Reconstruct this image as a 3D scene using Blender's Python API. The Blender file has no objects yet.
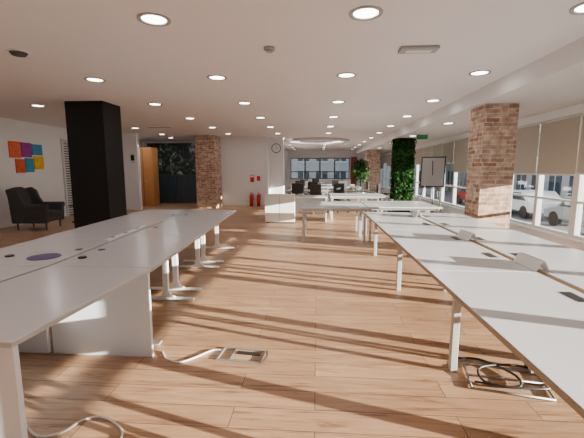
import bpy, bmesh, math, random
from mathutils import Vector, Matrix
random.seed(7)
S=bpy.context.scene
COL=S.collection

# ---------------------------------------------------------------- camera
f=360
cam=bpy.data.cameras.new('camera'); co=bpy.data.objects.new('camera',cam)
COL.objects.link(co)
co.location=(0,0,1.5)
cam.lens=36*f/584
cam.clip_start=0.05; cam.clip_end=300
pitch=math.atan(49/f); yaw=math.atan(25/f*math.cos(pitch))
co.rotation_euler=(math.pi/2-pitch,0,yaw)
S.camera=co

# ---------------------------------------------------------------- materials
def new_mat(name):
    m=bpy.data.materials.new(name); m.use_nodes=True
    nt=m.node_tree; b=nt.nodes['Principled BSDF']
    return m,nt,b
def N(nt,t,**k):
    n=nt.nodes.new(t)
    for a,v in k.items(): setattr(n,a,v)
    return n
def solid(name,col,rough=.5,metal=0,bump=0,bscale=60,var=.04,spec=.5):
    m,nt,b=new_mat(name)
    b.inputs['Roughness'].default_value=rough
    b.inputs['Metallic'].default_value=metal
    b.inputs['Specular IOR Level'].default_value=spec
    tc=N(nt,'ShaderNodeTexCoord'); nz=N(nt,'ShaderNodeTexNoise')
    nz.inputs['Scale'].default_value=bscale; nz.inputs['Detail'].default_value=4
    nt.links.new(tc.outputs['Object'],nz.inputs['Vector'])
    mx=N(nt,'ShaderNodeMix',data_type='RGBA')
    mx.inputs[6].default_value=(*[c*(1-var) for c in col],1)
    mx.inputs[7].default_value=(*[min(1,c*(1+var)) for c in col],1)
    nt.links.new(nz.outputs['Fac'],mx.inputs[0])
    nt.links.new(mx.outputs[2],b.inputs['Base Color'])
    if bump:
        bp=N(nt,'ShaderNodeBump'); bp.inputs['Strength'].default_value=bump; bp.inputs['Distance'].default_value=.01
        nt.links.new(nz.outputs['Fac'],bp.inputs['Height']); nt.links.new(bp.outputs['Normal'],b.inputs['Normal'])
    return m
def emis(name,col,s):
    m,nt,b=new_mat(name)
    b.inputs['Base Color'].default_value=(*col,1)
    b.inputs['Emission Color'].default_value=(*col,1); b.inputs['Emission Strength'].default_value=s
    return m

M_wall=solid('wall_paint',(.82,.82,.84),.8,bump=.05,bscale=90,var=.01)
M_ceil=solid('ceiling_paint',(.84,.81,.83),.85,bump=.03,bscale=60,var=.01)
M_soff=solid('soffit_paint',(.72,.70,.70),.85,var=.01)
M_trim=solid('trim_white',(.8,.8,.8),.5,var=.01)
M_ring=solid('ring_grey_paint',(.60,.59,.60),.7,var=.01)
M_desk=solid('desk_laminate',(.64,.66,.70),.2,var=.015,bscale=8)
M_deskL=solid('desk_laminate_white',(.66,.68,.73),.2,var=.015,bscale=8)
M_edge=solid('desk_edge_band',(.34,.26,.18),.5)
M_edgeL=solid('desk_edge_grey',(.42,.41,.41),.5)
M_white=solid('powder_white',(.82,.82,.83),.4)
M_steel=solid('grey_steel',(.50,.51,.53),.35,metal=.3)
M_galv=solid('galvanised_steel',(.26,.26,.26),.45,metal=.5)
M_black=solid('black_plastic',(.015,.015,.017),.45)
M_blackp=solid('black_panel',(.007,.007,.007),.6,bump=.1,bscale=30,var=.3,spec=.25)
M_dark=solid('dark_grey',(.06,.06,.065),.6)
M_fabric=solid('dark_grey_fabric',(.055,.052,.055),.95,bump=.4,bscale=200,var=.3)
M_purple=solid('purple_plastic',(.10,.07,.22),.5)
M_red=solid('extinguisher_red',(.6,.02,.02),.3)
M_frame=solid('window_frame_grey',(.62,.63,.64),.45)
M_ffit=solid('fitting_grey',(.38,.37,.37),.5)
M_framed=solid('window_frame_dark',(.08,.085,.09),.45)
M_cable=solid('white_cable',(.78,.77,.75),.5)
M_leg=solid('chair_wood_leg',(.12,.06,.03),.5)
M_door=solid('wood_door',(.50,.22,.07),.5,bump=.05,var=.2,bscale=12)
M_lamp=emis('downlight_glow',(1,.97,.92),14)
M_strip=emis('cove_glow',(1,.97,.93),2.5)
M_green_sign=solid('exit_sign_green',(.03,.25,.1),.5)

def mat_floor():
    m,nt,b=new_mat('oak_laminate_floor')
    tc=N(nt,'ShaderNodeTexCoord')
    br=N(nt,'ShaderNodeTexBrick',offset=.37,offset_frequency=2,squash=1)
    br.inputs['Scale'].default_value=1
    br.inputs['Brick Width'].default_value=1.38
    br.inputs['Row Height'].default_value=.19
    br.inputs['Mortar Size'].default_value=.0026
    br.inputs['Mortar Smooth'].default_value=.1
    br.inputs['Color1'].default_value=(.0,.0,.0,1); br.inputs['Color2'].default_value=(1,1,1,1)
    br.inputs['Mortar'].default_value=(.5,.5,.5,1)
    nt.links.new(tc.outputs['Object'],br.inputs['Vector'])
    mp=N(nt,'ShaderNodeMapping'); mp.inputs['Scale'].default_value=(1.2,14,1)
    nt.links.new(tc.outputs['Object'],mp.inputs['Vector'])
    add=N(nt,'ShaderNodeVectorMath',operation='ADD')
    sc=N(nt,'ShaderNodeVectorMath',operation='SCALE'); sc.inputs['Scale'].default_value=13
    nt.links.new(br.outputs['Color'],sc.inputs[0])
    nt.links.new(mp.outputs[0],add.inputs[0]); nt.links.new(sc.outputs[0],add.inputs[1])
    nz=N(nt,'ShaderNodeTexNoise'); nz.inputs['Scale'].default_value=1.6; nz.inputs['Detail'].default_value=7
    nz.inputs['Distortion'].default_value=1.1; nz.inputs['Roughness'].default_value=.64
    nt.links.new(add.outputs[0],nz.inputs['Vector'])
    cr=N(nt,'ShaderNodeValToRGB')
    cr.color_ramp.elements[0].position=.30; cr.color_ramp.elements[0].color=(.20,.098,.05,1)
    cr.color_ramp.elements[1].position=.66; cr.color_ramp.elements[1].color=(.56,.345,.205,1)
    e=cr.color_ramp.elements.new(.46); e.color=(.44,.255,.145,1)
    nt.links.new(nz.outputs['Fac'],cr.inputs[0])
    mt=N(nt,'ShaderNodeMix',data_type='RGBA',blend_type='MULTIPLY'); mt.inputs[0].default_value=1
    rm=N(nt,'ShaderNodeValToRGB')
    rm.color_ramp.elements[0].color=(.80,.78,.77,1); rm.color_ramp.elements[1].color=(1.0,1.0,1.0,1)
    nt.links.new(br.outputs['Color'],rm.inputs[0])
    nt.links.new(cr.outputs[0],mt.inputs[6]); nt.links.new(rm.outputs[0],mt.inputs[7])
    mm=N(nt,'ShaderNodeMix',data_type='RGBA'); mm.inputs[7].default_value=(.09,.05,.03,1)
    nt.links.new(br.outputs['Fac'],mm.inputs[0]); nt.links.new(mt.outputs[2],mm.inputs[6])
    nt.links.new(mm.outputs[2],b.inputs['Base Color'])
    b.inputs['Roughness'].default_value=.40
    bp=N(nt,'ShaderNodeBump'); bp.inputs['Strength'].default_value=.08; bp.inputs['Distance'].default_value=.004
    nt.links.new(nz.outputs['Fac'],bp.inputs['Height']); nt.links.new(bp.outputs['Normal'],b.inputs['Normal'])
    return m
M_floor=mat_floor()

def mat_brick():
    m,nt,b=new_mat('brick_cladding')
    uv=N(nt,'ShaderNodeUVMap')
    br=N(nt,'ShaderNodeTexBrick',offset=.5)
    br.inputs['Scale'].default_value=1
    br.inputs['Brick Width'].default_value=.235; br.inputs['Row Height'].default_value=.074
    br.inputs['Mortar Size'].default_value=.008; br.inputs['Mortar Smooth'].default_value=.25
    br.inputs['Bias'].default_value=0
    br.inputs['Color1'].default_value=(.34,.17,.105,1); br.inputs['Color2'].default_value=(.66,.48,.36,1)
    br.inputs['Mortar'].default_value=(.62,.57,.52,1)
    nt.links.new(uv.outputs[0],br.inputs['Vector'])
    nz=N(nt,'ShaderNodeTexNoise'); nz.inputs['Scale'].default_value=9; nz.inputs['Detail'].default_value=6
    nt.links.new(uv.outputs[0],nz.inputs['Vector'])
    cr=N(nt,'ShaderNodeValToRGB')
    cr.color_ramp.elements[0].position=.35; cr.color_ramp.elements[0].color=(.62,.58,.56,1)
    cr.color_ramp.elements[1].position=.65; cr.color_ramp.elements[1].color=(1.15,1.12,1.1,1)
    nt.links.new(nz.outputs['Fac'],cr.inputs[0])
    mt=N(nt,'ShaderNodeMix',data_type='RGBA',blend_type='MULTIPLY'); mt.inputs[0].default_value=1
    nt.links.new(br.outputs['Color'],mt.inputs[6]); nt.links.new(cr.outputs[0],mt.inputs[7])
    nt.links.new(mt.outputs[2],b.inputs['Base Color'])
    b.inputs['Roughness'].default_value=.9
    bp=N(nt,'ShaderNodeBump',invert=True); bp.inputs['Strength'].default_value=.7; bp.inputs['Distance'].default_value=.01
    nt.links.new(br.outputs['Fac'],bp.inputs['Height']); nt.links.new(bp.outputs['Normal'],b.inputs['Normal'])
    return m
M_brick=mat_brick()

def mat_glass():
    m=bpy.data.materials.new('window_glass'); m.use_nodes=True; nt=m.node_tree; nt.nodes.clear()
    o=N(nt,'ShaderNodeOutputMaterial'); t=N(nt,'ShaderNodeBsdfTransparent'); g=N(nt,'ShaderNodeBsdfGlossy')
    g.inputs['Roughness'].default_value=.02; t.inputs[0].default_value=(.93,.96,.97,1)
    mx=N(nt,'ShaderNodeMixShader'); mx.inputs[0].default_value=.06
    nt.links.new(t.outputs[0],mx.inputs[1]); nt.links.new(g.outputs[0],mx.inputs[2]); nt.links.new(mx.outputs[0],o.inputs[0])
    return m
M_glass=mat_glass()
def mat_trans(name,col,fac):
    m=bpy.data.materials.new(name); m.use_nodes=True; nt=m.node_tree; nt.nodes.clear()
    o=N(nt,'ShaderNodeOutputMaterial'); d=N(nt,'ShaderNodeBsdfDiffuse'); t=N(nt,'ShaderNodeBsdfTranslucent')
    d.inputs[0].default_value=(*col,1); t.inputs[0].default_value=(*col,1)
    mx=N(nt,'ShaderNodeMixShader'); mx.inputs[0].default_value=fac
    nt.links.new(d.outputs[0],mx.inputs[1]); nt.links.new(t.outputs[0],mx.inputs[2]); nt.links.new(mx.outputs[0],o.inputs[0])
    return m
M_blind=mat_trans('roller_blind_fabric',(.46,.42,.37),.06)
M_leafA=mat_trans('leaf_green',(.045,.11,.03),.2)
M_leafB=mat_trans('leaf_dark_green',(.012,.036,.012),.15)
def mat_mural():
    m,nt,b=new_mat('foliage_mural_print')
    uv=N(nt,'ShaderNodeUVMap')
    nz=N(nt,'ShaderNodeTexNoise'); nz.inputs['Scale'].default_value=3; nz.inputs['Detail'].default_value=6; nz.inputs['Distortion'].default_value=1.5
    nt.links.new(uv.outputs[0],nz.inputs['Vector'])
    cr=N(nt,'ShaderNodeValToRGB'); el=cr.color_ramp.elements
    el[0].position=.40; el[0].color=(.006,.010,.014,1); el[1].position=.68; el[1].color=(.50,.58,.66,1)
    e=el.new(.51); e.color=(.02,.04,.03,1); e=el.new(.59); e.color=(.10,.16,.10,1)
    nt.links.new(nz.outputs['Fac'],cr.inputs[0]); nt.links.new(cr.outputs[0],b.inputs['Base Color'])
    return m
M_mural=mat_mural()
M_fac=solid('building_facade',(.44,.45,.46),.8)
M_fac2=solid('building_facade_cream',(.50,.44,.37),.8)
M_facg=solid('facade_glass',(.05,.07,.09),.15)
M_street=solid('street_asphalt',(.16,.165,.175),.9)
M_car=solid('car_paint',(.30,.31,.33),.3)

# ---------------------------------------------------------------- builder
class B:
    def __init__(s,name,mats):
        s.name=name; s.mats=mats; s.bm=bmesh.new()
    def _after(s,verts,mat,smooth=False):
        fs=set()
        for v in verts:
            for fc in v.link_faces: fs.add(fc)
        for fc in fs: fc.material_index=mat; fc.smooth=smooth
        return fs
    def box(s,x0,x1,y0,y1,z0,z1,mat=0,bev=0,M=None,seg=1):
        T=Matrix.Translation(((x0+x1)/2,(y0+y1)/2,(z0+z1)/2))@Matrix.Diagonal((x1-x0,y1-y0,z1-z0,1))
        if M is not None: T=M@T
        r=bmesh.ops.create_cube(s.bm,size=1,matrix=T)
        fs=s._after(r['verts'],mat)
        if bev:
            es=set()
            for fc in fs:
                for e in fc.edges: es.add(e)
            rr=bmesh.ops.bevel(s.bm,geom=list(es),offset=bev,segments=seg,affect='EDGES',profile=.5)
            for fc in rr['faces']: fc.material_index=mat; fc.smooth=seg>1
    def cyl(s,c,r,h,mat=0,seg=24,r2=None,M=None,smooth=True):
        T=Matrix.Translation((c[0],c[1],c[2]+h/2))
        if M is not None: T=M@T
        rr=bmesh.ops.create_cone(s.bm,cap_ends=True,segments=seg,radius1=r,radius2=r if r2 is None else r2,depth=h,matrix=T)
        fs=s._after(rr['verts'],mat)
        for fc in fs:
            if len(fc.verts)==4: fc.smooth=smooth
    def sph(s,c,r,mat=0,sc=(1,1,1),M=None):
        T=Matrix.Translation(c)@Matrix.Diagonal((*sc,1))
        if M is not None: T=M@T
        rr=bmesh.ops.create_uvsphere(s.bm,u_segments=16,v_segments=10,radius=r,matrix=T)
        s._after(rr['verts'],mat,True)
    def tube(s,pts,r,mat=0,seg=8,smooth=True,catmull=False):
        P=[Vector(p) for p in pts]
        if catmull:
            Q=[]
            for i in range(len(P)-1):
                a=P[max(i-1,0)];b=P[i];c=P[i+1];d=P[min(i+2,len(P)-1)]
                for k in range(6):
                    t=k/6
                    Q.append(.5*((2*b)+(-a+c)*t+(2*a-5*b+4*c-d)*t*t+(-a+3*b-3*c+d)*t**3))
            Q.append(P[-1]); P=Q
        rings=[]
        up=Vector((0,0,1))
        for i,p in enumerate(P):
            t=(P[min(i+1,len(P)-1)]-P[max(i-1,0)]).normalized()
            u=t.cross(up)
            if u.length<.1: u=t.cross(Vector((0,1,0)))
            u.normalize(); w=t.cross(u).normalized()
            rings.append([s.bm.verts.new(p+r*(math.cos(2*math.pi*k/seg)*u+math.sin(2*math.pi*k/seg)*w)) for k in range(seg)])
        for a,b in zip(rings,rings[1:]):
            for k in range(seg):
                fc=s.bm.faces.new((a[k],a[(k+1)%seg],b[(k+1)%seg],b[k])); fc.material_index=mat; fc.smooth=smooth
        for rg in (rings[0][::-1],rings[-1]):
            fc=s.bm.faces.new(rg); fc.material_index=mat
    def prism(s,pts,axis,a,b,mat=0,bev=0,M=None,smooth=False):
        def mk(p,t):
            v={'y':(p[0],t,p[1]),'x':(t,p[0],p[1]),'z':(p[0],p[1],t)}[axis]
            v=Vector(v)
            return M@v if M is not None else v
        A=[s.bm.verts.new(mk(p,a)) for p in pts]; C=[s.bm.verts.new(mk(p,b)) for p in pts]
        fs=[s.bm.faces.new(A),s.bm.faces.new(C[::-1])]
        n=len(pts)
        for i in range(n):
            fs.append(s.bm.faces.new((A[i],C[i],C[(i+1)%n],A[(i+1)%n])))
        for fc in fs: fc.material_index=mat
        bmesh.ops.recalc_face_normals(s.bm,faces=fs)
        if bev:
            es=set(e for fc in fs for e in fc.edges)
            rr=bmesh.ops.bevel(s.bm,geom=list(es),offset=bev,segments=2,affect='EDGES',profile=.5)
            for fc in rr['faces']: fc.material_index=mat; fc.smooth=True
    def done(s,loc=(0,0,0),rz=0,parent=None,pre=None):
        if pre is not None: s.bm.transform(pre)
        uvl=s.bm.loops.layers.uv.new('UVMap')
        s.bm.normal_update()
        for fc in s.bm.faces:
            n=fc.normal; a=max(range(3),key=lambda i:abs(n[i]))
            for l in fc.loops:
                c=l.vert.co
                l[uvl].uv={0:(c.y,c.z),1:(c.x,c.z),2:(c.x,c.y)}[a]
        me=bpy.data.meshes.new(s.name); s.bm.to_mesh(me); s.bm.free()
        for m in s.mats: me.materials.append(m)
        o=bpy.data.objects.new(s.name,me); COL.objects.link(o)
        o.location=loc; o.rotation_euler=(0,0,rz)
        if parent: o.parent=parent
        return o

H=2.85; HS=2.6; XW=4.4; XL=-8.2; Y0=-6; Y1=26
# ---------------------------------------------------------------- shell
b=B('floor',[M_floor]); b.box(XL-.2,XW+.25,Y0,Y1+.2,-.1,0); b.done()
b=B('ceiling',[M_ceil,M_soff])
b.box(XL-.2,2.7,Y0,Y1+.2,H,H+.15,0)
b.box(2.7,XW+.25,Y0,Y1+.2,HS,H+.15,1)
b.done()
b=B('wall_left',[M_wall]); b.box(XL-.2,XL,Y0,16.8,0,H); b.done()
b=B('wall_left_return',[M_wall]); b.box(XL,-6.7,13.2,13.4,0,H); b.done()
b=B('wall_recess',[M_wall,M_dark]); b.box(XL,-4.6,16.8,17.0,0,H,0); b.box(-4.6,-4.4,15.2,17.0,0,H,0); b.done()
b=B('wall_back',[M_wall]); b.box(-4.6,-2.05,15.0,15.2,0,H); b.box(-2.25,-2.05,15.2,Y1,0,H); b.done()
b=B('wall_far',[M_wall,M_dark])
b.box(-2.05,-1.9,Y1,Y1+.2,0,H); b.box(2.3,XW,Y1,Y1+.2,0,H); b.box(-1.9,2.3,Y1,Y1+.2,0,.85); b.box(-1.9,2.3,Y1,Y1+.2,2.35,H)
b.done()
SILL=.33; LIN=2.45
b=B('wall_right',[M_wall,M_trim])
b.box(XW,XW+.25,Y0,Y1,0,SILL-.03,0); b.box(XW,XW+.25,Y0,Y1,LIN,HS,0)
b.box(XW-.06,XW+.25,Y0,Y1,SILL-.03,SILL,1)
b.done()
b=B('wall_rear',[M_wall]); b.box(XL-.2,XW+.25,Y0-.2,Y0,0,H); b.done()
b=B('trim_1',[M_trim]); b.box(XL,XL+.015,Y0,11.1,0,.09); b.box(XL,-6.7,13.185,13.2,0,.09); b.box(-4.6,-2.05,14.985,15,0,.09); b.done()

# windows right side
P=1.13
y=-5.9
wi=0
while y<Y1-.2:
    y2=min(y+P,Y1)
    wi+=1
    w=B(f'window_{wi}',[M_frame,M_glass,M_frame])
    fx0,fx1=XW+.06,XW+.16
    ma=.05 if wi%3 else .10
    w.box(fx0,fx1,y,y+ma,SILL,LIN); w.box(fx0,fx1,y2-.05,y2,SILL,LIN)
    w.box(fx0,fx1,y+ma,y2-.05,SILL,SILL+.05); w.box(fx0,fx1,y+ma,y2-.05,LIN-.05,LIN)
    w.box(fx0,fx1,y+ma,y2-.05,.93,.97)
    w.box(fx0+.03,fx0+.036,y+ma,y2-.05,SILL+.05,LIN-.05,1)
    w.done()
    bl=B('roller_blind',[M_blind,M_frame])
    zb=1.45+random.choice([0,0,.03,-.02])
    if y>12: zb=1.75+random.choice([0,.2,-.15])
    bl.box(XW+.02,XW+.024,y+.02,y2-.02,zb,LIN-.03,0)
    bl.box(XW+.012,XW+.032,y+.02,y2-.02,zb-.03,zb,1)
    bl.cyl((0,0,0),.022,y2-y-.06,1,12,M=Matrix.Translation((XW+.03,y2-.03,LIN-.028))@Matrix.Rotation(math.pi/2,4,'X'))
    bl.done()
    y+=P
w=B('window_far',[M_framed,M_glass])
x0,x1,z0,z1=-1.9,2.3,.85,2.35
for i in range(5):
    xx=x0+(x1-x0)*i/4
    w.box(max(x0,xx-.05),min(x1,xx+.05),Y1+.02,Y1+.1,z0,z1)
for zz in (z0,z0+.5,z1-.06): w.box(x0,x1,Y1+.03,Y1+.09,zz,zz+.06)
w.box(x0,x1,Y1+.055,Y1+.06,z0,z1,1)
w.done()

# ---------------------------------------------------------------- columns
b=B('black_column',[M_blackp,M_dark]); b.box(-5.0,-4.22,7.04,7.7,.08,H,0,.004)
b.box(-5.01,-4.21,7.03,7.71,0,.08,1)
b.done()
b=B('brick_column',[M_brick]); b.box(2.80,3.34,6.42,7.0,0,HS); b.done()
b=B('brick_column',[M_brick]); b.box(-4.76,-3.98,14.0,14.9,0,H); b.done()
b=B('brick_column',[M_brick]); b.box(2.75,3.5,20.5,21.3,0,HS); b.done()
b=B('plant_covered_column',[M_blackp,M_leafA,M_leafB])
cx0,cx1,cy0,cy1=2.80,3.32,13.0,13.6
b.box(cx0,cx1,cy0,cy1,0,HS,0)
for i in range(4200):
    side=random.random(); z=random.uniform(.15,HS-.05)
    if side<.5: p=Vector((random.uniform(cx0-.05,cx1+.05),cy0,z)); nrm=Vector((0,-1,0))
    elif side<.85: p=Vector((cx0,random.uniform(cy0,cy1),z)); nrm=Vector((-1,0,0))
    else: p=Vector((cx1,random.uniform(cy0,cy1),z)); nrm=Vector((1,0,0))
    nrm=(nrm+Vector((random.uniform(-.8,.8),random.uniform(-.8,.8),random.uniform(-.3,.9)))).normalized()
    p+=nrm*random.uniform(.01,.10)
    d=nrm.cross(Vector((random.random()-.5,random.random()-.5,random.random()-.5))).normalized()
    e=nrm.cross(d); L=random.uniform(.04,.085); W=L*.45
    vs=[b.bm.verts.new(q) for q in (p-d*L,p-e*W+nrm*.01,p+d*L,p+e*W+nrm*.01)]
    fc=b.bm.faces.new(vs); fc.material_index=1 if random.random()<.4 else 2
b.done()

# ---------------------------------------------------------------- desks
def shear(k,y0,dx):
    m=Matrix.Identity(4); m[0][1]=k; m[0][3]=dx-k*y0
    return m
ROTN=shear(.055,1.44,0)
ROT=shear(-.062,2.7,.07)
def desk_left(y0,y1,side,slab):
    if side>0: xo,xi=-1.37,-2.22
    else: xo,xi=-3.16,-2.25
    xa,xb=min(xo,xi),max(xo,xi)
    b=B('office_desk',[M_deskL,M_white,M_black,M_edgeL])
    b.box(xa+.002,xb-.002,y0+.005,y1-.005,.724,.73,0,.001)
    b.box(xa,xb,y0+.003,y1-.003,.702,.724,3)
    s=1 if xo>xi else -1
    if slab:
        b.box(xa+.012,xb-(.012 if s>0 else 0),y0+.02,y0+.05,0,.702,0,.002)
        b.box(xa+.002,xb-.012,y1-.05,y1-.02,0,.702,0,.002)
        b.box(xi+s*.06 if s>0 else xi-.085,xi+.085 if s>0 else xi-.06,y0+.05,y1-.05,.35,.702,0)
    else:
        for ly in (y0+.17,y1-.17):
            xc=xo-s*.36
            b.box(min(xo-s*.03,xo-s*.70),max(xo-s*.03,xo-s*.70),ly-.035,ly+.035,.004,.028,1,.006)
            b.cyl((xo-s*.06,ly,0),.022,.006,2,12); b.cyl((xo-s*.67,ly,0),.022,.006,2,12)
            pts=[(xc-.03,.66),(xc+.03,.66),(xc+.03,.12),(xc+.05,.06),(xc+.11,.028),(xc-.11,.028),(xc-.05,.06),(xc-.03,.12)]
            b.prism(pts,'y',ly-.025,ly+.025,1)
            b.box(min(xo-s*.08,xi+s*.05),max(xo-s*.08,xi+s*.05),ly-.02,ly+.02,.66,.702,1)
        b.box(xo-s*.42-.02,xo-s*.42+.02,y0+.17,y1-.17,.655,.695,1)
    gy=(y0+y1)/2
    b.cyl((xi+s*.10,gy-.1,.729),.035,.004,2,20)
    return b.done(pre=ROTN if slab else ROT)
ys=[1.44,2.70,4.10,5.48,6.86]
for i in range(4):
    for sd in (1,-1):
        desk_left(ys[i],ys[i+1],sd,i==0)

def desk_right(y0,y1,side,legs):
    if side<0: xo,xi=.87,1.68
    else: xo,xi=2.55,1.74
    xa,xb=min(xo,xi),max(xo,xi); s=1 if xi>xo else -1
    b=B('office_desk',[M_desk,M_steel,M_black,M_edge])
    b.box(xa+.003,xb-.003,y0+.004,y1-.004,.724,.73,0,.001)
    b.box(xa,xb,y0+.003,y1-.003,.700,.724,3)
    for ly in legs:
        b.box(xo+s*.165-.025,xo+s*.165+.025,ly-.025,ly+.025,.0,.69,1,.004)
        b.box(min(xo+s*.14,xi),max(xo+s*.14,xi),ly-.02,ly+.02,.655,.700,1)
        b.box(xi-s*.07-.02,xi-s*.07+.02,ly-.02,ly+.02,.0,.66,1,.004)
    b.box(xo+s*.2,xo+s*.23,y0+.03,y1-.03,.665,.70,1) if s>0 else b.box(xo-.23,xo-.2,y0+.03,y1-.03,.665,.70,1)
    for gy in (y0+.55,y1-.55):
        xc=xi-s*.10
        b.box(xc-.035,xc+.035,gy-.09,gy+.09,.729,.733,2,.001)
    return b.done()
yr=[.85,2.78,4.70,6.69]; lg=[[1.0,2.62],[4.46],[6.3]]
for i in range(3):
    for sd in (-1,1):
        desk_right(yr[i],yr[i+1],sd,lg[i])
for (x,y) in ((1.70,4.15),(1.66,6.1),(1.72,2.95)):
    b=B('cable_lid',[M_white]); 
    b.box(-.003,.003,-.16,.16,0,.09,0,M=Matrix.Translation((-.045,0,0.002))@Matrix.Rotation(math.radians(28),4,'Y'))
    b.box(-.003,.003,-.16,.16,0,.09,0,M=Matrix.Translation((.06,0,0.002))@Matrix.Rotation(math.radians(-28),4,'Y'))
    b.done((x,y,.73))
b=B('purple_desk_pad',[M_purple]); b.cyl((0,0,0),.13,.006,0,40); b.done((-2.42,2.98,.7305))
b=B('power_puck',[M_black]); b.cyl((0,0,0),.035,.012,0,24); b.done((-2.06,2.97,.7305))
b=B('power_puck',[M_black]); b.cyl((0,0,0),.035,.012,0,24); b.done((-2.75,2.98,.7305))
b=B('seam_power_strip',[M_white,M_black]); b.box(-.02,.02,-.5,.5,0,.03,0,.004)
for k in range(3): b.box(-.015,.015,-.4+.3*k,-.34+.3*k,.03,.032,1)
b.done((-2.27,4.15,.732),math.radians(3.5))

def plain_desk(x0,x1,y0,y1,slab=False,z=.73):
    b=B('office_desk',[M_desk,M_steel])
    b.box(x0,x1,y0,y1,z-.025,z,0,.003)
    if slab:
        b.box(x0+.01,x0+.04,y0+.01,y1-.01,0,z-.025,0); b.box(x1-.04,x1-.01,y0+.01,y1-.01,0,z-.025,0)
        b.box(x0+.04,x1-.04,y1-.08,y1-.055,.2,z-.025,0)
    else:
        for lx in (x0+.06,x1-.06):
            for ly in (y0+.06,y1-.06): b.box(lx-.022,lx+.022,ly-.022,ly+.022,0,z-.025,1)
            b.box(lx-.02,lx+.02,y0+.08,y1-.08,z-.07,z-.025,1)
        b.box(x0+.08,x1-.08,y0+.05,y0+.08,z-.065,z-.025,1); b.box(x0+.08,x1-.08,y1-.08,y1-.05,z-.065,z-.025,1)
    return b.done()
plain_desk(-.33,1.05,7.35,8.15); plain_desk(-.33,1.05,8.17,8.97)
plain_desk(1.08,2.6,7.6,8.4); plain_desk(1.08,2.6,8.42,9.2)
plain_desk(-1.45,.3,10.4,11.2,True)
plain_desk(.4,2.1,10.6,11.4); plain_desk(.4,2.1,11.42,12.2)
for yy in (13.6,16.4,19.2,22.0):
    plain_desk(-1.2,.4,yy,yy+.8); plain_desk(.42,2.0,yy,yy+.8)
b=B('low_cabinet',[M_white,M_dark]); b.box(-1.45,-.62,10.0,10.36,.05,.82,0,.004); b.box(-1.42,-.65,10.03,10.34,0,.05,1); b.box(-1.036,-1.03,9.997,10.0,.08,.80,1)
b.done()
def office_chair(x,y,rz):
    b=B('office_chair',[M_black,M_fabric,M_steel])
    for k in range(5):
        a=2*math.pi*k/5
        M=Matrix.Rotation(a,4,'Z')
        b.prism([(.03,.11),(.30,.075),(.30,.055),(.03,.06)],'y',-.02,.02,0,M=M)
        b.cyl((0,0,0),.028,.03,0,12,M=M@Matrix.Translation((.29,.015,.028))@Matrix.Rotation(math.pi/2,4,'X'))
    b.cyl((0,0,.08),.028,.34,2,12)
    b.box(-.24,.24,-.24,.24,.42,.50,1,.03,seg=3)
    b.tube([(0,.2,.43),(0,.29,.47),(0,.29,.65)],.022,0)
    b.box(-.22,.22,.24,.30,.56,1.02,1,.028,seg=3)
    for sx in (-1,1):
        b.tube([(sx*.2,0,.43),(sx*.29,0,.45),(sx*.29,0,.66)],.016,0)
        b.box(sx*.29-.035,sx*.29+.035,-.12,.14,.66,.69,0,.01)
    return b.done((x,y,0),rz)
for x,y,r in ((-.7,12.9,0),(.9,12.95,.4),(.1,12.7,2.6),(-.2,15.0,3.3),(1.2,15.7,.3),(-.8,15.8,-.2),(1.0,17.8,2.9),(-.6,18.5,.2),(1.5,18.6,0),(0,21.3,.3),(2.35,15.1,1.6),(2.4,12.7,1.2)):
    office_chair(x,y,r)

def wing_chair(loc,rz):
    b=B('wing_armchair',[M_fabric,M_leg])
    b.box(-.30,.40,-.33,.33,.20,.34,0,.03,seg=3)
    b.box(-.22,.43,-.27,.27,.34,.47,0,.045,seg=3)
    Mb=Matrix.Translation((-.30,0,.30))@Matrix.Rotation(math.radians(-14),4,'Y')
    pts=[(-.30,0),(.30,0),(.33,.35),(.32,.62),(.25,.74),(.12,.785),(-.12,.785),(-.25,.74),(-.32,.62),(-.33,.35)]
    b.prism(pts,'x',-.07,.07,0,.03,M=Mb)
    for s in (-1,1):
        prof=[(-.42,.18),(.42,.18),(.44,.56),(.36,.62),(.02,.60),(-.08,.66),(-.16,.80),(-.22,.98),(-.34,1.06),(-.50,1.02),(-.46,.80)]
        ya,yb=(.30,.40) if s>0 else (-.40,-.30)
        b.prism(prof,'y',ya,yb,0,.025)
        b.cyl((0,0,0),.065,.52,0,16,M=Matrix.Translation((-.08,s*.36,.60))@Matrix.Rotation(math.pi/2,4,'Y'))
    for lx in (-.34,.34):
        for ly in (-.3,.3): b.cyl((lx,ly,0),.016,.20,1,10,r2=.028)
    return b.done(loc,rz)
wing_chair((-7.15,8.75,0),math.radians(8))
b=B('side_table',[M_dark,M_leg]); b.cyl((0,0,.48),.22,.03,0,32); b.cyl((0,0,.03),.025,.45,0,12); b.cyl((0,0,0),.16,.03,0,24); b.done((-6.9,9.9,0))

cols=[(.75,.12,.05),(.30,.03,.30),(.03,.25,.45),(.65,.10,.03),(.75,.45,.02),(.10,.30,.12)]
mats=[solid(f'art_{i}',c,.6,bump=.1,bscale=8,var=.45) for i,c in enumerate(cols)]
b=B('wall_art_panels',mats)
lay=[(0,9.55,9.93,1.83,2.27),(1,9.96,10.32,1.86,2.26),(2,10.34,10.72,1.93,2.24),(3,9.72,10.03,1.42,1.80),(2,10.05,10.35,1.44,1.83),(4,10.38,10.74,1.52,1.90)]
for i,a,c,d,e in lay: b.box(XL+.002,XL+.03,a-.35,c-.35,d,e,i,.004)
b.done()
b=B('door_1',[M_frame,M_dark])
b.box(XL+.001,XL+.05,11.2,11.28,0,2.5); b.box(XL+.001,XL+.05,12.5,12.58,0,2.5); b.box(XL+.001,XL+.05,11.28,12.5,2.42,2.5)
b.box(XL+.001,XL+.012,11.28,12.5,0,2.42,1)
for k in range(30): b.box(XL+.012,XL+.035,11.28,12.5,.04+k*.08,.085+k*.08,0)
b.done()
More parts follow.
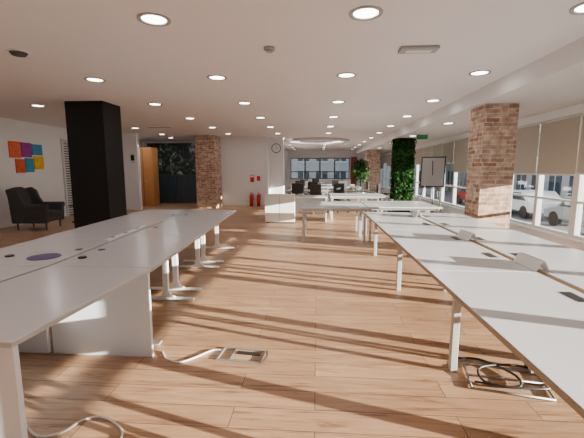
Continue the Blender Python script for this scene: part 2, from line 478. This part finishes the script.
b=B('notice_board',[M_frame,M_leafB]); b.box(-6.95,-6.79,13.17,13.198,1.75,2.1,0,.003); b.box(-6.93,-6.81,13.165,13.17,1.85,2.05,1); b.done()
b=B('door_2',[M_door,M_steel,M_dark])
b.box(-7.6,-6.72,14.5,14.56,0,2.42,0,.004)
b.box(-7.5,-7.16,14.485,14.5,.12,2.3,0,.004); b.box(-7.12,-6.78,14.485,14.5,.12,2.3,0,.004)
b.box(-7.15,-7.13,14.49,14.5,.0,2.4,2)
b.tube([(-7.05,14.485,1.05),(-7.05,14.43,1.05),(-6.95,14.43,1.05)],.01,1)
b.box(-6.75,-6.72,14.56,15.0,0,2.42,0); b.box(-7.6,-7.57,14.56,15.0,0,2.42,0)
b.done()
b=B('foliage_mural',[M_mural]); b.box(-8.0,-4.62,16.77,16.798,1.0,2.75,0); b.done()
b=B('glass_partition',[M_dark,M_glass,M_frame,M_facg])
b.box(-7.5,-4.62,16.0,16.03,.08,1.25,3)
for k in range(6): xx=-7.4+k*.5; b.box(xx,xx+.03,15.97,16.06,0,1.3,0)
b.box(-7.5,-4.62,15.97,16.06,1.25,1.3,0); b.box(-7.5,-4.62,15.98,16.05,0,.08,0)
b.done()
for ex in (-2.72,-2.42):
    b=B('fire_extinguisher',[M_red,M_black,M_steel])
    b.cyl((0,0,.03),.075,.42,0,20); b.sph((0,0,.45),.075,0,(1,1,.6)); b.cyl((0,0,0),.07,.03,1,20)
    b.cyl((0,0,.48),.02,.06,2,10); b.box(-.02,.02,-.09,.03,.54,.57,1,.004)
    b.tube([(.02,-.02,.53),(.1,-.03,.48),(.095,-.03,.25)],.011,1)
    b.done((ex,14.85,0))
b=B('fire_safety_sign',[M_red,M_white]); b.box(-2.78,-2.62,14.985,14.998,1.0,1.3,0); b.box(-2.50,-2.36,14.985,14.998,1.05,1.25,0); b.box(-2.76,-2.64,14.98,14.985,1.2,1.27,1); b.done()
b=B('light_switch',[M_white,M_black]); b.box(-3.2,-3.08,14.98,14.998,1.15,1.27,0,.003); b.box(-3.17,-3.11,14.975,14.98,1.18,1.24,0); b.done()
b=B('white_pillar',[M_wall]); b.box(-2.04,-1.45,15.6,16.1,0,H); b.done()
b=B('wall_clock',[M_black,M_white]); Mx=Matrix.Translation((-1.75,15.58,2.42))@Matrix.Rotation(math.pi/2,4,'X')
b.cyl((0,0,-.02),.20,.04,0,40,M=Mx); b.cyl((0,0,.02),.175,.004,1,40,M=Mx)
b.box(-1.755,-1.745,15.548,15.556,2.42,2.56,0); b.box(-1.75,-1.65,15.548,15.556,2.415,2.425,0); b.done()
b=B('flip_chart',[M_ffit,M_black])
b.box(-.34,.34,-.016,.014,.99,1.91,0,.004,M=Matrix.Rotation(math.radians(-8),4,'X'))
b.box(-.38,.38,-.012,.016,.95,1.95,1,.004,M=Matrix.Rotation(math.radians(-8),4,'X'))
for s in (-1,1): b.tube([(s*.2,-.1,1.0),(s*.42,-.35,0)],.014,1)
b.tube([(0,.05,1.8),(0,.55,0)],.014,1); b.tube([(-.38,-.16,.93),(.38,-.16,.93)],.014,1)
b.done((3.7,12.0,0.0),math.radians(-25))
b=B('dark_red_partition',[solid('dark_red',(.20,.04,.03),.7)]); b.box(2.35,2.75,Y1-.6,Y1-.3,0,2.4); b.done()
b=B('potted_plant',[M_white,M_leafA,M_leafB])
b.cyl((0,0,0),.18,.4,0,24,r2=.23)
b.tube([(0,0,.35),(.02,0,1.0),(0,0,1.4)],.03,2)
for i in range(900):
    a=random.uniform(0,6.28); ph=random.uniform(-1.2,1.5); R=random.uniform(.1,.5)
    p=Vector((R*math.cos(a)*math.cos(ph),R*math.sin(a)*math.cos(ph),1.45+R*1.3*math.sin(ph)))
    d=Vector((random.gauss(0,1),random.gauss(0,1),random.gauss(0,1))).normalized(); e=d.orthogonal().normalized()
    L=.09
    fc=b.bm.faces.new([b.bm.verts.new(q) for q in (p-d*L,p-e*L*.35,p+d*L,p+e*L*.35)]); fc.material_index=1 if random.random()<.5 else 2
b.done((2.35,19.8,0))

# ---------------------------------------------------------------- floor boxes & cables
def floor_box(loc,rz,w=.36,d=.20):
    b=B('floor_socket_frame',[M_galv,M_black,M_dark])
    t=.012
    b.box(-w/2,w/2,-d/2,-d/2+t,.001,.012,0); b.box(-w/2,w/2,d/2-t,d/2,.001,.012,0)
    b.box(-w/2,-w/2+t,-d/2+t,d/2-t,.001,.012,0); b.box(w/2-t,w/2,-d/2+t,d/2-t,.001,.012,0)
    b.box(-w/2+.10,-w/2+.11,-d/2+t,d/2-t,.001,.014,2)
    b.box(-w/2+.13,w/2-.03,.02,.06,.001,.010,1)
    b.tube([(w/2+.0,-d/2,.01),(w/2+.03,-d/2+.1,.012),(w/2+.01,d/2,.01)],.006,1,catmull=True)
    return b.done(loc,rz)
floor_box((-.60,2.72,0),math.radians(-6))
b=B('floor_socket_frame',[M_galv,M_black])
for a,c in (((-.25,-.17),(.25,-.17)),((.25,-.17),(.25,.17)),((.25,.17),(-.25,.17)),((-.25,.17),(-.25,-.17)),((-.25,.0),(.25,.02))):
    b.tube([(a[0],a[1],.010),(c[0],c[1],.010)],.008,0,seg=6)
b.tube([(-.32,.22,.012),(-.12,.24,.02),(.08,.06,.022),(.05,-.1,.022),(-.15,-.08,.02),(-.14,.1,.03),(.15,.22,.02),(.38,.12,.012),(.46,-.06,.012)],.009,1,catmull=True)
b.tube([(-.22,-.1,.02),(0,-.12,.03),(.24,-.06,.022),(.33,.1,.012),(.2,.26,.012)],.008,1,catmull=True)
b.done((1.36,2.50,0),math.radians(-12))
b=B('floor_cable',[M_cable]); b.tube([(-1.27,2.74,.007),(-1.19,2.63,.007),(-1.07,2.58,.007),(-.98,2.64,.007),(-.86,2.78,.007),(-.79,2.79,.007)],.006,catmull=True); b.done()
b=B('floor_cable',[M_cable]); b.tube([(-1.72,1.84,.007),(-1.56,1.75,.007),(-1.45,1.79,.007),(-1.40,1.89,.007),(-1.31,1.93,.007),(-1.18,1.88,.007),(-1.09,1.79,.007),(-1.06,1.6,.007)],.0065,catmull=True); b.done()

# ---------------------------------------------------------------- ceiling fittings
def downlight(x,y,z,pw):
    b=B('recessed_downlight',[M_ffit,M_lamp])
    ro,ri,seg=.145,.112,28
    R=[]
    for r,zz in ((ro,-.001),(ro,-.010),(ri,-.010),(ri-.005,-.002)):
        R.append([b.bm.verts.new((r*math.cos(2*math.pi*k/seg),r*math.sin(2*math.pi*k/seg),zz)) for k in range(seg)])
    for A,C in zip(R,R[1:]):
        for k in range(seg): fc=b.bm.faces.new((A[k],A[(k+1)%seg],C[(k+1)%seg],C[k])); fc.smooth=False
    fc=b.bm.faces.new(R[-1]); fc.material_index=1
    o=b.done((x,y,z))
    L=bpy.data.lights.new('lamp','AREA'); L.shape='DISK'; L.size=.2; L.energy=pw; L.color=(1,.96,.93)
    lo=bpy.data.objects.new('lamp',L); COL.objects.link(lo); lo.parent=o; lo.location=(0,0,-.02)
    return o
rows=[-2.8,-.75,1.3,3.37,5.44,7.48,9.55,11.6,13.65,15.7,17.8,19.9,22,24.1]
for r in rows:
    for x in (-5.9,-3.35,-1.48,.41,2.26):
        if r>14.5 and x<-1.6: continue
        downlight(x,r,H,1.5 if x>-4 else 3.5)
downlight(-7.2,14.0,H,6); downlight(-6.2,15.2,H,6)
for y in (9,12.2,15.5,18.5,22): downlight(3.1,y,HS,2)
b=B('smoke_detector',[M_ffit]); b.cyl((0,0,-.03),.06,.03,0,24); b.cyl((0,0,-.05),.035,.02,0,24); b.done((-.54,4.2,H))
b=B('emergency_light',[M_ffit,M_white]); b.box(-.21,.21,-.09,.09,-.035,0,0,.012,seg=2); b.box(-.14,.14,-.04,.04,-.04,-.034,1,.002); b.done((1.12,4.33,H))
b=B('ceiling_speaker',[M_dark,M_white]); b.cyl((0,0,-.04),.07,.04,0,28,r2=.10); b.cyl((0,0,-.010),.12,.010,1,28); b.done((-3.45,4.15,H))
b=B('exit_sign',[M_green_sign,M_white]); b.box(-.16,.16,-.02,.02,-.17,-.03,0); b.box(-.18,.18,-.03,.03,-.03,0,1); b.done((3.2,11.5,HS))
b=B('ceiling_ring',[M_ring,M_strip]); seg=48
def ring(b,r0,r1,z0,z1,mat):
    V=[[b.bm.verts.new((r*math.cos(2*math.pi*k/seg),r*math.sin(2*math.pi*k/seg),z)) for k in range(seg)] for r,z in ((r0,z0),(r1,z0),(r1,z1),(r0,z1))]
    for i in range(4):
        A=V[i];C=V[(i+1)%4]
        for k in range(seg):
            fc=b.bm.faces.new((A[k],C[k],C[(k+1)%seg],A[(k+1)%seg])); fc.material_index=mat
ring(b,1.25,1.5,-.10,0,0); ring(b,1.20,1.25,-.05,-.001,1); ring(b,.5,.75,-.08,0,0)
b.done((-.05,16.8,H))
b=B('air_vent',[M_white,M_dark]); b.box(-.4,.4,-.08,.08,-.012,0,0)
for k in range(4): b.box(-.37,.37,-.06+k*.035,-.045+k*.035,-.014,-.011,1)
b.done((-5.0,11.4,H))

# ---------------------------------------------------------------- exterior
b=B('street_ground',[M_street]); b.box(4.8,120,-60,120,-1.1,-1.0); b.box(-40,4.8,27,120,-1.1,-1.0); b.done()
def building(x0,x1,y0,y1,h,face,fm):
    b=B('building',[fm,M_facg,M_frame])
    b.box(x0,x1,y0,y1,-1,h,0)
    if face=='x':
        y=y0+.5
        while y<y1-1.5:
            z=-.2
            while z<h-2: 
                b.box(x0-.02,x0+.02,y,y+1.2,z,z+1.6,1); b.box(x0-.10,x0,y-.1,y+1.3,z-.14,z,2)
                b.box(x0-.04,x0-.02,y+.57,y+.63,z,z+1.6,2); z+=2.6
            y+=1.9
    x=x0+.5
    while x<x1-1.5:
        z=-.2
        while z<h-2:
            b.box(x,x+1.2,y0-.02,y0+.02,z,z+1.6,1); b.box(x-.1,x+1.3,y0-.10,y0,z-.14,z,2)
            b.box(x+.57,x+.63,y0-.04,y0-.02,z,z+1.6,2); z+=2.6
        x+=1.9
    b.done()
building(15,24,19,30,10,'x',M_fac)
building(15.6,24,30.2,44,8,'x',M_fac2)
building(15,24,44.2,60,11,'x',M_fac)
building(24.3,36,14,40,12,'x',M_fac2)
building(-12,12,38,48,9,'y',M_fac)
def car(x,y,rz,mat):
    b=B('parked_car',[mat,M_facg,M_black])
    prof=[(-2.1,.35),(2.1,.35),(2.15,.7),(1.3,.88),(.7,1.38),(-1.1,1.40),(-1.8,.95),(-2.15,.85)]
    b.prism(prof,'y',-.85,.85,0,.05)
    for s in (-1,1):
        b.prism([(-1.5,.93),(1.05,.93),(.62,1.3),(-1.0,1.32)],'y',s*.855,s*.865,1)
        for wx in (-1.35,1.35): b.cyl((0,0,-.1),.33,.2,2,24,M=Matrix.Translation((wx,s*.78,.33))@Matrix.Rotation(math.pi/2,4,'X'))
    b.done((x,y,-1.0),rz)
car(11.5,15.5,math.pi/2,M_car); car(11.6,20.8,math.pi/2,M_white); car(11.5,26.5,math.pi/2,M_red)

# ---------------------------------------------------------------- light
W=bpy.data.worlds.new('sky'); S.world=W; W.use_nodes=True
bg=W.node_tree.nodes['Background']
bg.inputs[0].default_value=(.86,.92,1.0,1); bg.inputs[1].default_value=1.5
L=bpy.data.lights.new('sun_light','SUN'); L.energy=48; L.angle=math.radians(.27); L.color=(1,.88,.73)
so=bpy.data.objects.new('sun_light',L); COL.objects.link(so)
el=math.radians(8.5)
d=Vector((-.95,.28,0)).normalized()*math.cos(el); d.z=-math.sin(el)
so.rotation_euler=d.to_track_quat('-Z','Y').to_euler(); so.location=(10,-4,6)
